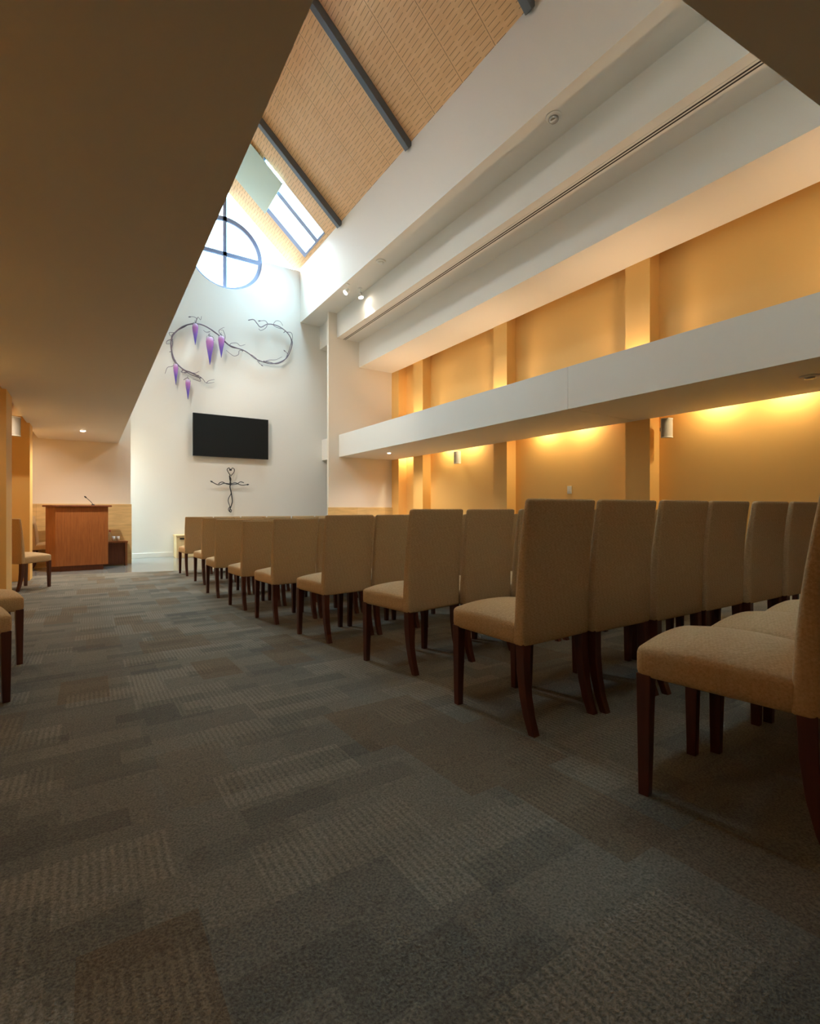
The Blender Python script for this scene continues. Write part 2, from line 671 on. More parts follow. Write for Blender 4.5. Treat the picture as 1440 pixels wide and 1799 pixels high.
# ------------------------------------------------------------ floor
b = MB()
xs = (-1.6, 8.2)
ys = [YB - 0.2, 0.0, 6.1]
prof = [(x, y, floor_z(y)) for y in ys for x in xs] + [(xs[0], edge_y(xs[0]), 0), (xs[1], edge_y(xs[1]), 0)]
n = len(prof)
vs = prof + [(p[0], p[1], p[2] - 0.25) for p in prof]
fs = []
for i in range(3):
    a = 2 * i
    fs += [(a, a + 1, a + 3, a + 2), (a + n, a + 2 + n, a + 3 + n, a + 1 + n), (a, a + 2, a + 2 + n, a + n), (a + 1, a + 1 + n, a + 3 + n, a + 3)]
fs += [(0, n, n + 1, 1), (6, 7, 7 + n, 6 + n)]
b.add(vs, fs)
struct(b.build('floor', M['carpet']))
b = MB()
b.prism([(xs[0], edge_y(xs[0])), (xs[1], edge_y(xs[1])), (xs[1], YE + 0.4), (xs[0], YE + 0.4)], 'z', -0.25, 0.0)
struct(b.build('floor_front', M['tile']))

# ------------------------------------------------------------ walls
# end wall: full height, half-round notch under the gable glazing
R = 0.825 * K
pts = [(XLW - 0.2, 0), (XW + 0.2, 0), (XW + 0.2, 6.75 * K), (XR + R, 6.75 * K)]
pts += [(XR + R * math.cos(a), 6.75 * K + R * math.sin(a)) for a in [-math.pi * i / 40 for i in range(1, 40)]]
pts += [(XR - R, 6.75 * K), (XLW - 0.2, 6.75 * K)]
b = MB()
b.prism(pts, 'y', YE, YE + 0.22)
struct(b.build('wall_end', M['white']))

b = MB()
b.box(XW, XW + 0.2, YB, YE, 0, 6.6 * K)
struct(b.build('wall_right', M['orange']))
PIL_R = [(10.18, 10.5), (9.15, 9.53), (6.49, 6.84), (3.80, 4.16), (1.12, 1.47)]
for i, (a, c) in enumerate(PIL_R):
    b = MB()
    b.box(XPIL, XW, a * K, c * K, 0, Z3 + 0.3)
    struct(b.build('trim_%d' % (i + 1), M['orange']))

b = MB()
b.box(XLW - 0.2, XLW, YB, YE, 0, ZS + 0.4)
struct(b.build('wall_left', M['orange']))
for i, (a, c) in enumerate([(6.37, 6.80), (8.70, 9.09)]):
    b = MB()
    b.box(XLW, XLP, a * K, c * K, 0, ZS + 0.1)
    struct(b.build('trim_%d' % (i + 6), M['orange']))

b = MB()
b.box(4.582 * K, XW, YP, YP + 0.1, 0, Z1 + 0.02)
struct(b.build('wall_partition_right', M['cream']))
b = MB()
b.box(XLW, 0.64 * K, YP, YP + 0.1, 0, 5.0 * K)
struct(b.build('wall_partition_left', M['cream']))
b = MB()
b.box(XLW - 0.2, XW + 0.2, YB - 0.2, YB, 0, 3.4)
struct(b.build('wall_back', M['orange']))

# skirting and stone dados
b = MB()
b.box(XLW, XW, YE - 0.018, YE, 0, 0.115)
struct(b.build('baseboard_end', M['white'], bevel=0.004))
b = MB()
b.box(XLW, 0.655 * K, YP - 0.045, YP, 0, 1.092 * K)
struct(b.build('trim_8', M['stone'], bevel=0.004))
b = MB()
b.box(4.56 * K, XW, YP - 0.045, YP, 0, 1.042 * K)
struct(b.build('trim_9', M['stone'], bevel=0.004))
b = MB()
b.box(XLP, XLP + 0.012, 6.37 * K, 6.80 * K, 0, 0.1)
b.box(XLW, XLW + 0.012, 6.81 * K, 8.69 * K, 0, 0.1)
struct(b.build('baseboard_left', M['white']))

# ------------------------------------------------------------ ceilings
b = MB()   # stepped plaster ceiling on the right, one long profile
ZT = 7.0 * K
b.prism([(X1, ZR + 0.14), (X1, Z1), (XF2, Z1), (XF2, Z2), (XF3, Z2), (XF3, Z3), (XPIL + 0.01, Z3), (XPIL + 0.01, Z3 + 0.4), (XW, Z3 + 0.4),
         (XW, ZT + 0.2), (X1 + 0.3, ZT + 0.2)], 'y', YG, YE)
struct(b.build('ceiling', M['white']))

b = MB()   # deep light shelf along the right wall, two lengths with a fine joint
yj = 3.98 * K
b.box(XS, XPIL, YG, yj - 0.003, ZS, ZST)
b.box(XS, XPIL, yj + 0.003, YE, ZS, ZST)
struct(b.build('ceiling_shelf', M['white']))
b = MB()
b.box(XPIL, XW, YG, YE, ZST - 0.12, ZST)
struct(b.build('ceiling_shelf_back', M['white']))

b = MB()   # low soffit on the left
b.box(XLP - 0.04, XL, YG, YP, ZS, ZS + 0.4)
b.box(XLW, XLP - 0.04, YG, YP, ZS + 0.3, ZS + 0.4)
struct(b.build('ceiling_left', M['white']))
b = MB()   # high wall above the left soffit
b.box(XL - 0.25, XL - 0.02, YG, YE + 0.2, ZS + 0.4, ZR + 0.1)
struct(b.build('wall_left_upper', M['white']))
b = MB()   # the matching plaster step high on the left
b.box(XL - 0.02, 2 * XR - X1, YG, YE, Z1, ZR + 0.1)
struct(b.build('ceiling_left_upper', M['white']))
b = MB()   # low ceiling at the rear, edge a little askew, and the wall above it
b.prism([(XLW - 0.2, YB), (XW, YB), (XW, 0.36), (2.487, 0.66), (1.404, 0.755), (XL, 0.83), (XLW - 0.2, 0.83)], 'z', ZS, ZS + 0.28)
struct(b.build('ceiling_rear', M['white']))
b = MB()
b.box(XLW - 0.2, XW + 0.2, 0.1, 0.3, ZS + 0.28, ZRIDGE + 0.5)
struct(b.build('wall_rear_upper', M['white']))

# ------------------------------------------------------------ roof lining
ang = math.atan(SL)
Y0R, Y1R = 0.2, YE + 0.3
SKY = (9.84 * K, 11.03 * K)     # skylight along the nave
SK_LO, SK_HI = 0.10, 2.15       # and up the slope, metres


def slope_frame(right=True):
    """local x along the nave, local y up the slope, local z out of the room"""
    ca, sa = math.cos(ang), math.sin(ang)
    if right:
        return Matrix(((0, -ca, sa, X1), (1, 0, 0, 9.15 * K), (0, sa, ca, ZR), (0, 0, 0, 1)))
    xl = 2 * XR - X1
    return Matrix(((0, ca, -sa, xl), (1, 0, 0, 9.15 * K), (0, sa, ca, ZR), (0, 0, 0, 1)))


LEN = (X1 - XR) / math.cos(ang)


def lining(name, right):
    o9 = 9.15 * K
    a, c = Y0R - o9, Y1R - o9
    s0, s1 = SKY[0] - o9, SKY[1] - o9
    lo = -0.03
    b = MB()
    holes = [(s0, s1, SK_LO, SK_HI)] if right else [(5.6 * K - o9, 7.3 * K - o9, 0.1, 0.85)]
    at = a
    for h0, h1, q0, q1 in holes:
        b.box(at, h0, lo, LEN + 0.03, 0, 0.06)
        b.box(h0, h1, lo, q0, 0, 0.06)
        b.box(h0, h1, q1, LEN + 0.03, 0, 0.06)
        at = h1
    b.box(at, c, lo, LEN + 0.03, 0, 0.06)
    o = b.build(name, M['timber'])
    o.matrix_world = slope_frame(right)
    return struct(o)


lining('ceiling_roof_right', True)
lining('ceiling_roof_left', False)

RAF = [(11.72, 'x'), (9.15, 'dark grey steel rafter beside the skylight, farthest of three on the timber ceiling'),
       (6.57, 'dark grey steel rafter crossing the middle of the slotted timber ceiling'),
       (3.98, 'dark grey steel rafter at the top edge of the photo, nearest of three'),
       (1.40, 'x')]
for ry, lab in RAF:
    if lab == 'x':
        continue
    b = MB()
    b.box(-0.06, 0.06, -0.05, LEN, -0.15, -0.002)
    o = b.build('steel_rafter', M['steel'], bevel=0.006)
    fr = slope_frame(True)
    fr.translation = Vector((X1, ry * K + 0.06, ZR))
    o.matrix_world = fr
    tag(o, lab, 'beam', 'steel rafters under the timber ceiling')

# skylight: frame, two glazing bars, panes
sk = thing('window_1', '', 'window')
del sk['label'], sk['category']
struct(sk)
sk.matrix_world = slope_frame(True)
o9 = 9.15 * K
s0, s1 = SKY[0] - o9, SKY[1] - o9
wbar = (s1 - s0)
b = MB()
b.box(s0, s1, SK_LO, SK_LO + 0.05, -0.01, 0.20)
b.box(s0, s1, SK_HI - 0.05, SK_HI, 0.0, 0.20)
b.box(s1 - 0.18, s1, SK_LO, SK_HI, -0.005, 0.20)
b.box(s0, s0 + 0.02, SK_LO, SK_HI, 0.0, 0.20)
b.build('window_frame', M['frame'], sk)
b = MB()
b.box(s0 + 0.42, s0 + 0.58, SK_LO + 0.05, SK_HI - 0.05, 0.0, 0.16)
b.build('glazing_bar', M['frame'], sk)
b = MB()
b.box(s0 + 0.02, s1 - 0.18, SK_LO + 0.05, SK_HI - 0.05, 0.165, 0.172)
b.build('pane', M['glass'], sk)
bl = thing('skylight_blind', 'pale sage green roller blind drawn half across the skylight', 'blind')
bl.matrix_world = slope_frame(True)
b = MB()
b.box(s0 + 0.03, s1 + 0.05, 1.52, LEN + 0.05, -0.055, -0.05)
b.build('blind_cloth', M['blind'], bl)
b = MB()
b.box(s0 + 0.03, s1 + 0.05, 1.50, 1.525, -0.065, -0.04)
b.build('bottom_bar', M['blind'], bl)
fr = slope_frame(True)
portal('skylight_portal', fr @ Vector(((s0 + s1) / 2, (SK_LO + SK_HI) / 2, 0.25)), (fr.to_3x3() @ Matrix(((1, 0, 0), (0, 1, 0), (0, 0, 1)))).to_euler(), s1 - s0, SK_HI - SK_LO)

# added rooflight on the unseen opposite slope, lighting timber and upper wall
LL = (5.6 * K - o9, 7.3 * K - o9, 0.1, 0.85)
sk = thing('added_rooflight', '', 'window')
del sk['label'], sk['category']
struct(sk)
sk.matrix_world = slope_frame(False)
b = MB()
b.box(LL[0], LL[1], LL[2], LL[2] + 0.05, -0.01, 0.20)
b.box(LL[0], LL[1], LL[3] - 0.05, LL[3], 0.0, 0.20)
b.box(LL[1] - 0.06, LL[1], LL[2], LL[3], -0.005, 0.20)
b.box(LL[0], LL[0] + 0.06, LL[2], LL[3], -0.005, 0.20)
b.build('window_frame', M['frame'], sk)
b = MB()
b.box(LL[0] + 0.06, LL[1] - 0.06, LL[2] + 0.05, LL[3] - 0.05, 0.165, 0.172)
b.build('pane', M['glass'], sk)
fr = slope_frame(False)
portal('added_rooflight_portal', fr @ Vector(((LL[0] + LL[1]) / 2, (LL[2] + LL[3]) / 2, 0.25)), fr.to_euler(), LL[1] - LL[0], LL[3] - LL[2])

# gable glazing with the big ring and cross bars
YGZ = YE + 0.14
win = thing('window_3', '', 'window')
del win['label'], win['category']
struct(win)
ZC = 6.75 * K
b = MB()
ro, ri = R * 1.015, R * 0.90
ring = []
N = 64
for i in range(N):
    a = 2 * math.pi * i / N
    ring.append((math.cos(a), math.sin(a)))
vs = []
for y in (YGZ, YGZ + 0.06):
    for r in (ro, ri):
        vs += [(XR + r * cx, y, ZC + r * cz) for cx, cz in ring]
fs = []
for i in range(N):
    j = (i + 1) % N
    fs += [(i, j, N + j, N + i), (2 * N + i, 3 * N + i, 3 * N + j, 2 * N + j), (i, 2 * N + i, 2 * N + j, j), (N + i, N + j, 3 * N + j, 3 * N + i)]
b.add(vs, fs)
b.build('window_frame', M['frame'], win)
b = MB()
b.box(XR - 0.046, XR + 0.046, YGZ, YGZ + 0.06, ZC - ri, ZRIDGE)
b.build('mullion', M['frame'], win)
b = MB()
b.box(XR - ri, XR + ri, YGZ, YGZ + 0.06, ZC - 0.052, ZC + 0.052)
b.build('transom', M['frame'], win)
b = MB()
zl = ZR + SL * (X1 - XR)
b.prism([(XR - R - 0.02, ZC - R), (XR + R + 0.02, ZC - R), (XR + R + 0.02, ZC), (X1 + 0.06, ZC), (X1 + 0.06, ZR), (XR, zl + 0.05), (2 * XR - X1 - 0.06, ZR), (2 * XR - X1 - 0.9, ZC),
         (XR - R - 0.02, ZC)], 'y', YGZ + 0.03, YGZ + 0.036)
b.build('pane', M['glass'], win)
portal('gable_portal', (XR, YE + 0.35, (ZC - R + ZRIDGE) / 2), (math.pi / 2, 0, math.pi), 2 * (X1 - XR), ZRIDGE - ZC + R)

# ------------------------------------------------------------ curtain track under the second step
ct = thing('curtain_track', 'long twin-groove track running under the stepped white ceiling', 'track', (0, 0, Z2))
b = MB()
b.box(4.915 * K, 5.035 * K, YG + 0.1, YP, -0.008, 0.0)
b.build('rail', M['white'], ct)
for gx in (4.952, 4.992):
    b = MB()
    b.box(gx * K - 0.011, gx * K + 0.011, YG + 0.1, YP - 0.01, -0.0105, -0.008)
    b.build('groove', M['track_dark'], ct)

# ------------------------------------------------------------ lamps
YSL = [(2.29, 'nearest to the camera'), (3.03, 'x'), (5.01, 'x'), (5.73, 'x'), (7.66, 'x'), (8.40, 'x'), (10.0, 'x')]


def can(name, label, cat, loc, group, r=0.045, h=0.09, flip=False, col=WARM, power=10, aim=(0, 0, -1), angle=130, size=0.03, blend=0.8):
    t = thing(name, label, cat, loc, group)
    s = 1 if not flip else -1
    b = MB()
    b.lathe([(r * 0.9, 0), (r, 0.004), (r, h), (r * 0.7, h + 0.01)] if not flip else [(r * 0.7, -h - 0.01), (r, -h), (r, -0.004), (r * 0.9, 0)], 20)
    b.build('housing', M['plastic'], t)
    b = MB()
    b.lathe([(r * 0.8, -0.004 * s), (r * 0.8, 0.0)] if s > 0 else [(r * 0.8, 0.0), (r * 0.8, 0.004)], 20)
    b.build('bulb', M['lamp'], t)
    lamp(name + '_light', 'SPOT', (0, 0, -0.02 * s), power, col, aim, size, angle, blend, t)
    return t


names_r = ['out of sight', 'nearest', 'second', 'third', 'fourth', 'fifth', 'farthest']
for i, y in enumerate((2.29, 3.03, 5.01, 5.73, 7.66, 8.40, 10.0)):
    can('wall_washer', ('small wall washer in the slot above the lower orange wall, %s' % ['nearest to the camera', 'second from the camera', 'third from the camera', 'fourth from the camera', 'fifth from the camera', 'sixth from the camera', 'farthest from the camera'][i]),
        'lamp', (XPIL + 0.13, y * K, ZS + 0.36), 'wall washers under the long shelf', power=SLOT_W, col=WARM, aim=(0.1, 0, -1), angle=176, blend=1.0)
for i, y in enumerate((5.2, 7.7, 9.7, 1.6, 3.4)):
    can('wall_washer', 'small wall washer in the slot above the left orange wall, %s' % ['third from the camera', 'behind the first pilaster', 'by the stone dado', 'added, level with the camera', 'added above nearest left chairs'][i],
        'lamp', (XLP - 0.2, y * K, ZS + 0.10), 'wall washers along the left wall', power=SLOT_W * (0.6 if i < 3 else 0.24), col=(1.0, 0.86, 0.66) if i < 3 else (1.0, 0.78, 0.46), aim=(-0.1, 0, -1), angle=170, r=0.04)  # last two are added unseen lamps, brightening the near left side
for i, y in enumerate((9.34, 6.66, 3.98, 1.3)):
    can('uplight', 'amber uplight on the shelf at the foot of the orange pilaster, %s' % ['farthest of four', 'second farthest', 'second nearest', 'nearest to the camera'][i],
        'lamp', (XPIL - 0.13, y * K, ZST + 0.10), 'uplights behind the shelf front', flip=True, power=UP_W, col=AMBER, aim=(0.18, 0, 1), angle=140, r=0.04)


def downlight(label, loc, power, aim=(0, 0, -1), angle=150, col=NEUTRAL):
    t = thing('downlight', label, 'lamp', loc, 'recessed downlights')
    b = MB()
    b.lathe([(0.052, 0.0), (0.060, -0.006), (0.042, -0.008), (0.040, -0.001)], 28)
    b.build('trim_ring', M['plastic'], t)
    b = MB()
    b.lathe([(0.039, -0.008), (0.034, -0.014), (0.02, -0.018)], 24)
    b.build('bulb', M['lamp'], t)
    lamp('downlight_light', 'SPOT', (0, 0, -0.03), power, col, aim, 0.03, angle, 0.9, t)
    return t


downlight('small glowing downlight in the soffit above the lectern', (-0.085 * K, 9.1 * K, ZS), DOWN_W)
downlight('small glowing downlight under the shelf by the right partition', (5.38 * K, 9.14 * K, ZS), DOWN_W)


for x, lab in ((1.0, 'added recessed downlight in the low rear ceiling over the aisle, behind the camera'), (3.2, 'added recessed downlight in the low rear ceiling over the chairs, behind the camera'), (5.4, 'added recessed downlight in the low rear ceiling near the right wall, behind the camera')):
    downlight(lab, (x, -2.1, ZS), REAR_W, (0, 0, -1), 92, NEUTRAL)  # lamps added out of view, bouncing light onto ceiling and near chairs


def spotlight(label, loc, aim, power):
    t = thing('spotlight', label, 'lamp', loc, 'twin spotlights under the ceiling step')
    b = MB()
    b.lathe([(0.05, 0.0), (0.055, -0.012), (0.02, -0.022)], 20)
    b.build('base', M['plastic'], t)
    b = MB()
    b.tube([(0, 0, -0.02), (0, 0, -0.12)], 0.009)
    b.build('stem', M['plastic'], t)
    d = Vector(aim).normalized()
    q = d.to_track_quat('-Z', 'Y').to_matrix().to_4x4()
    c = (0, 0, -0.16)
    b = MB()
    b.lathe([(0.02, 0.06), (0.045, 0.045), (0.062, -0.03), (0.066, -0.075), (0.056, -0.075)], 24, c, q)
    b.build('head', M['plastic'], t)
    b = MB()
    b.lathe([(0.058, -0.072), (0.05, -0.082), (0.02, -0.088)], 24, c, q)
    b.build('bulb', M['lamp'], t)
    p = Vector(c) + d * 0.11
    lamp('spotlight_light', 'SPOT', p, power, NEUTRAL, d, 0.03, 75, 0.5, t)
    return t


spotlight('glowing white spotlight nearer the big upper wall, left of a pair', (4.30 * K + 0.05, 9.02 * K, Z1), (-5.4, 0.2, -5.2), SPOT_W * 1.3)
spotlight('glowing white spotlight washing the second ceiling step, right of a pair', (4.64 * K, 9.03 * K, Z1), (0.06, -0.16, -0.75), SPOT_W * 0.4)
spotlight('white spotlight under the hidden left ceiling step, nearer the wall', (0.66, 9.02 * K, Z1), (5.6, 1.6, -4.4), SPOT_W)
spotlight('white spotlight under the hidden left ceiling step, nearer the nave', (0.92, 9.03 * K, Z1), (2.2, 2.6, -3.2), SPOT_W * 0.5)

# ------------------------------------------------------------ detectors
t = thing('smoke_detector', 'round white detector with grey dome on the high ceiling step, nearer the camera', 'detector', (4.475 * K, 3.88 * K, Z1), 'detectors on the high ceiling step')
b = MB(); b.lathe([(0.105, 0), (0.108, -0.012), (0.085, -0.022), (0.06, -0.024)], 28); b.build('base', M['plastic'], t)
b = MB(); b.lathe([(0.066, -0.02), (0.066, -0.05), (0.05, -0.068), (0.02, -0.074)], 28); b.build('dome', M['chrome'], t)
t = thing('smoke_detector', 'small round white detector on the high ceiling step near the two spotlights', 'detector', (4.45 * K, 7.85 * K, Z1), 'detectors on the high ceiling step')
b = MB(); b.lathe([(0.105, 0), (0.108, -0.012), (0.085, -0.022), (0.06, -0.024)], 28); b.build('base', M['plastic'], t)
b = MB(); b.lathe([(0.06, -0.02), (0.058, -0.045), (0.03, -0.055)], 28); b.build('dome', M['plastic'], t)
t = thing('ceiling_detector', 'flat chrome and white detector under the shelf at the right edge', 'detector', (5.47 * K, 1.80 * K, ZS))
b = MB(); b.lathe([(0.085, 0), (0.09, -0.008), (0.07, -0.016)], 28); b.build('base', M['plastic'], t)
b = MB(); b.lathe([(0.05, -0.015), (0.046, -0.03), (0.02, -0.036)], 28); b.build('dome', M['chrome'], t)


# ------------------------------------------------------------ wall speakers
def speaker(label, loc, rz):
    t = thing('wall_speaker', label, 'speaker', loc, 'wall speakers', rz)
    h, w, d = 0.30, 0.19, 0.16
    arc = [(w / 2 * math.sin(a) * 1.0, -d * 0.55 * math.cos(a) - d * 0.25) for a in [math.radians(-80 + 160 * i / 14) for i in range(15)]]
    b = MB(); b.prism(arc, 'z', -h / 2 + 0.012, h / 2 - 0.012); b.build('grille', M['grille'], t, 0.006)
    body = [(-w / 2, -d * 0.36), (w / 2, -d * 0.36), (w / 2 * 0.7, 0.0), (-w / 2 * 0.7, 0.0)]
    b = MB(); b.prism(body, 'z', -h / 2 + 0.006, h / 2 - 0.006); b.build('cabinet', M['plastic'], t, 0.006)
    cap = [(p[0] * 1.05, p[1] * 1.04) for p in arc]
    b = MB(); b.prism(cap, 'z', h / 2 - 0.014, h / 2); b.build('end_cap', M['plastic'], t, 0.004)
    b = MB(); b.prism(cap, 'z', -h / 2, -h / 2 + 0.014); b.build('end_cap', M['plastic'], t, 0.004)
    b = MB(); b.box(-0.025, 0.025, -0.01, 0.08, -0.03, 0.03); b.build('bracket', M['black'], t, 0.004)
    return t


speaker('grey-fronted white wall speaker on the side of the near right pilaster', (6.31 * K, 3.63 * K, 2.05 * K), -0.45)
speaker('small grey wall speaker high on the orange wall between two pilasters', (6.40 * K, 8.05 * K, 2.06 * K), -1.2)
speaker('white wall speaker beside the left pilaster, above the empty chair', (-0.845 * K, 8.2 * K, 2.07 * K), 0.45)

# wall switch
t = thing('wall_switch', 'small white switch plate on the orange wall above the chairs', 'switch', (XW, 5.29 * K, 1.31 * K))
b = MB(); b.box(-0.012, 0, -0.05, 0.05, -0.075, 0.075); b.build('plate', M['plastic'], t, 0.003)
b = MB(); b.box(-0.02, -0.012, -0.018, 0.018, -0.03, 0.03); b.build('rocker', M['plastic'], t, 0.002)

# ------------------------------------------------------------ television
tv = thing('television', 'large black flat television switched off on the white end wall', 'television', (2.665 * K, YE - 0.022, 2.606 * K))
tw, thh = 1.622 * K / 2, 0.92 * K / 2
b = MB(); b.box(-tw, tw, -0.10, -0.055, -thh, thh); b.build('housing', M['black'], tv, 0.005)
b = MB(); b.box(-tw + 0.018, tw - 0.018, -0.103, -0.10, -thh + 0.024, thh - 0.018); b.build('screen', M['screen'], tv)
b = MB(); b.box(-0.35, 0.35, -0.055, 0.0, -0.25, 0.25); b.build('wall_bracket', M['black'], tv)
b = MB(); b.box(tw - 0.16, tw - 0.08, -0.101, -0.085, -thh - 0.006, -thh + 0.001); b.build('status_light', M['chrome'], tv)

# ------------------------------------------------------------ branch sculpture (x, z on the end wall)
BRANCHES = [
    [(2.32, 4.59), (2.14, 4.66), (1.99, 4.70), (1.82, 4.85), (1.73, 5.06), (1.70, 5.30), (1.74, 5.50), (1.88, 5.70), (2.05, 5.83), (2.26, 5.91), (2.44, 5.92), (2.62, 5.85), (2.81, 5.75), (2.97, 5.61), (3.10, 5.52), (3.29, 5.47), (3.46, 5.45), (3.62, 5.38), (3.79, 5.27), (4.00, 5.22), (4.21, 5.21), (4.42, 5.27), (4.64, 5.43), (4.75, 5.64), (4.81, 5.88), (4.75, 6.03), (4.66, 6.16), (4.50, 6.25), (4.32, 6.30), (4.11, 6.28), (3.93, 6.16), (3.83, 6.24), (3.73, 6.32), (3.59, 6.28)],
    [(2.41, 4.55), (2.17, 4.61), (1.96, 4.73), (1.77, 4.89), (1.71, 5.11), (1.74, 5.34), (1.72, 5.51), (1.85, 5.66), (1.99, 5.77), (2.17, 5.90), (2.38, 5.94), (2.56, 5.88), (2.75, 5.77), (2.94, 5.68)],
    [(2.94, 5.61), (3.16, 5.48), (3.39, 5.47), (3.59, 5.39), (3.73, 5.34), (3.90, 5.22)],
    [(4.00, 5.25), (4.18, 5.24), (4.39, 5.24), (4.60, 5.38), (4.70, 5.59), (4.77, 5.82), (4.79, 5.97), (4.70, 6.13), (4.53, 6.26)],
    [(2.26, 5.91), (2.29, 6.04), (2.21, 6.07), (2.15, 6.07)],
    [(2.27, 5.92), (2.32, 6.08), (2.39, 6.04), (2.41, 6.13)],
    [(4.11, 6.28), (4.04, 6.35), (3.91, 6.33)],
    [(4.11, 6.26), (4.04, 6.14), (3.93, 6.07), (3.86, 6.09)],
    [(4.50, 6.23), (4.35, 6.24), (4.28, 6.30), (4.35, 6.42), (4.46, 6.42), (4.55, 6.33)],
    [(4.66, 6.16), (4.77, 6.16), (4.82, 6.05), (4.77, 5.82)],
    [(4.00, 5.22), (4.18, 5.30), (4.35, 5.34), (4.51, 5.44)],
    [(4.64, 5.43), (4.68, 5.56), (4.60, 5.61)],
    [(3.46, 5.45), (3.36, 5.42), (3.33, 5.31), (3.23, 5.25), (3.13, 5.29), (3.02, 5.37)],
    [(3.10, 5.52), (3.16, 5.58), (3.29, 5.61), (3.39, 5.56), (3.51, 5.61)],
    [(2.62, 5.78), (2.53, 5.75), (2.45, 5.78)],
    [(2.91, 5.72), (2.84, 5.84), (2.91, 5.92), (2.97, 5.96)],
    [(2.97, 5.61), (2.99, 5.73), (2.94, 5.88), (2.88, 5.85)],
    [(1.88, 5.70), (1.79, 5.60), (1.66, 5.56), (1.69, 5.49)],
    [(1.73, 5.42), (1.62, 5.36), (1.60, 5.28), (1.69, 5.30)],
    [(1.82, 4.85), (1.73, 4.74), (1.62, 4.69), (1.57, 4.54)],
    [(1.99, 4.70), (1.93, 4.63), (2.01, 4.63)],
    [(2.14, 4.66), (2.26, 4.65), (2.35, 4.71)],
    [(2.32, 4.61), (2.44, 4.53), (2.53, 4.44), (2.72, 4.48)],
    [(2.53, 4.44), (2.59, 4.51), (2.72, 4.55)],
    [(2.32, 4.61), (2.39, 4.47), (2.20, 4.49)],
    [(3.83, 5.22), (3.90, 5.16), (3.94, 5.12)],
    [(2.59, 5.71), (2.59, 5.66), (2.69, 5.66), (2.71, 5.55)],
    [(1.99, 4.44), (2.06, 4.50), (2.12, 4.50)],
    [(1.67, 5.09), (1.72, 5.13), (1.69, 5.21)],
]

YART = YE - 0.13
rnd = random.Random(3)
art = thing('branch_sculpture', 'winding S-shaped metal branch sculpture with curling twigs high on the end wall', 'wall art', (3.1, YE - 0.022, 5.4))


def local(pts, o, y0, wob):
    return smooth([(x - o[0], y0 + rnd.uniform(-wob, wob) - o[1], z - o[2]) for x, z in pts], 6)


for i, p in enumerate(BRANCHES):
    b = MB()
    if i < 4:
        b.tube(local(p, art.location, YART + 0.02 * (i % 2), 0.02), 0.018 if i == 0 else 0.012, 0.011 if i == 0 else 0.007, 7)
        b.build('stem', M['bronze'], art)
    else:
        q = local(p, art.location, YART, 0.03)
        b.tube(q, 0.009, 0.005, 6)
        if i in (4, 6, 20, 25, 11):
            e, d = q[-1], (q[-1] - q[-2]).normalized()
            m4 = d.to_track_quat('Z', 'Y').to_matrix().to_4x4()
            b.lathe([(0.003, -0.02), (0.014, 0.0), (0.016, 0.02), (0.004, 0.06)], 10, tuple(e), m4)
        b.build('twig', M['bronze'], art)
for x, z in ((1.74, 5.42), (4.60, 6.17), (1.97, 4.72), (3.46, 5.44)):
    b = MB()
    b.tube([(x - 3.1, -0.11, z - 5.4), (x - 3.1, 0.0, z - 5.4)], 0.008)
    b.build('wall_pin', M['bronze'], art)

DROPS = [((2.25, 5.89), 0.54, 0.072, 'violet glass drop hanging at the top of the branch loop, highest of five'),
         ((2.60, 5.62), 0.72, 0.095, 'violet and blue glass drop, the largest, hanging in the middle of the branch'),
         ((2.88, 5.70), 0.57, 0.078, 'violet glass drop hanging right of the largest drop, at the crossing branch'),
         ((1.80, 4.80), 0.52, 0.057, 'violet glass drop at the lower left end of the branch loop, leftmost of five'),
         ((2.08, 4.45), 0.50, 0.060, 'violet glass drop hanging lowest, just above the television')]
for (x, z), L, r, lab in DROPS:
    t = thing('glass_drop', lab, 'ornament', (x, YART - 0.07, z), 'glass drops on the branch sculpture')
    b = MB()
    b.lathe([(0.004, -L), (r * 0.22, -L * 0.86), (r * 0.52, -L * 0.62), (r * 0.84, -L * 0.38), (r, -L * 0.19), (r * 0.93, -L * 0.08), (r * 0.62, -L * 0.02), (r * 0.25, 0.0)], 24)
    b.build('glass_body', M['drop'], t)
    b = MB()
    b.tube(smooth([(0, 0, -0.02), (0.012, 0.004, 0.03), (-0.008, 0.014, 0.06), (0.006, 0.02, 0.10)], 5), 0.006, 0.004, 6)
    b.tube(smooth([(-r * 0.9, -0.01, -L * 0.12), (-r * 0.8, -0.005, 0.0), (0, 0, 0.03), (r * 0.85, -0.005, -0.005), (r * 0.95, -0.01, -L * 0.12)], 5), 0.004, 0.003, 6)
    b.build('hook', M['bronze'], t)

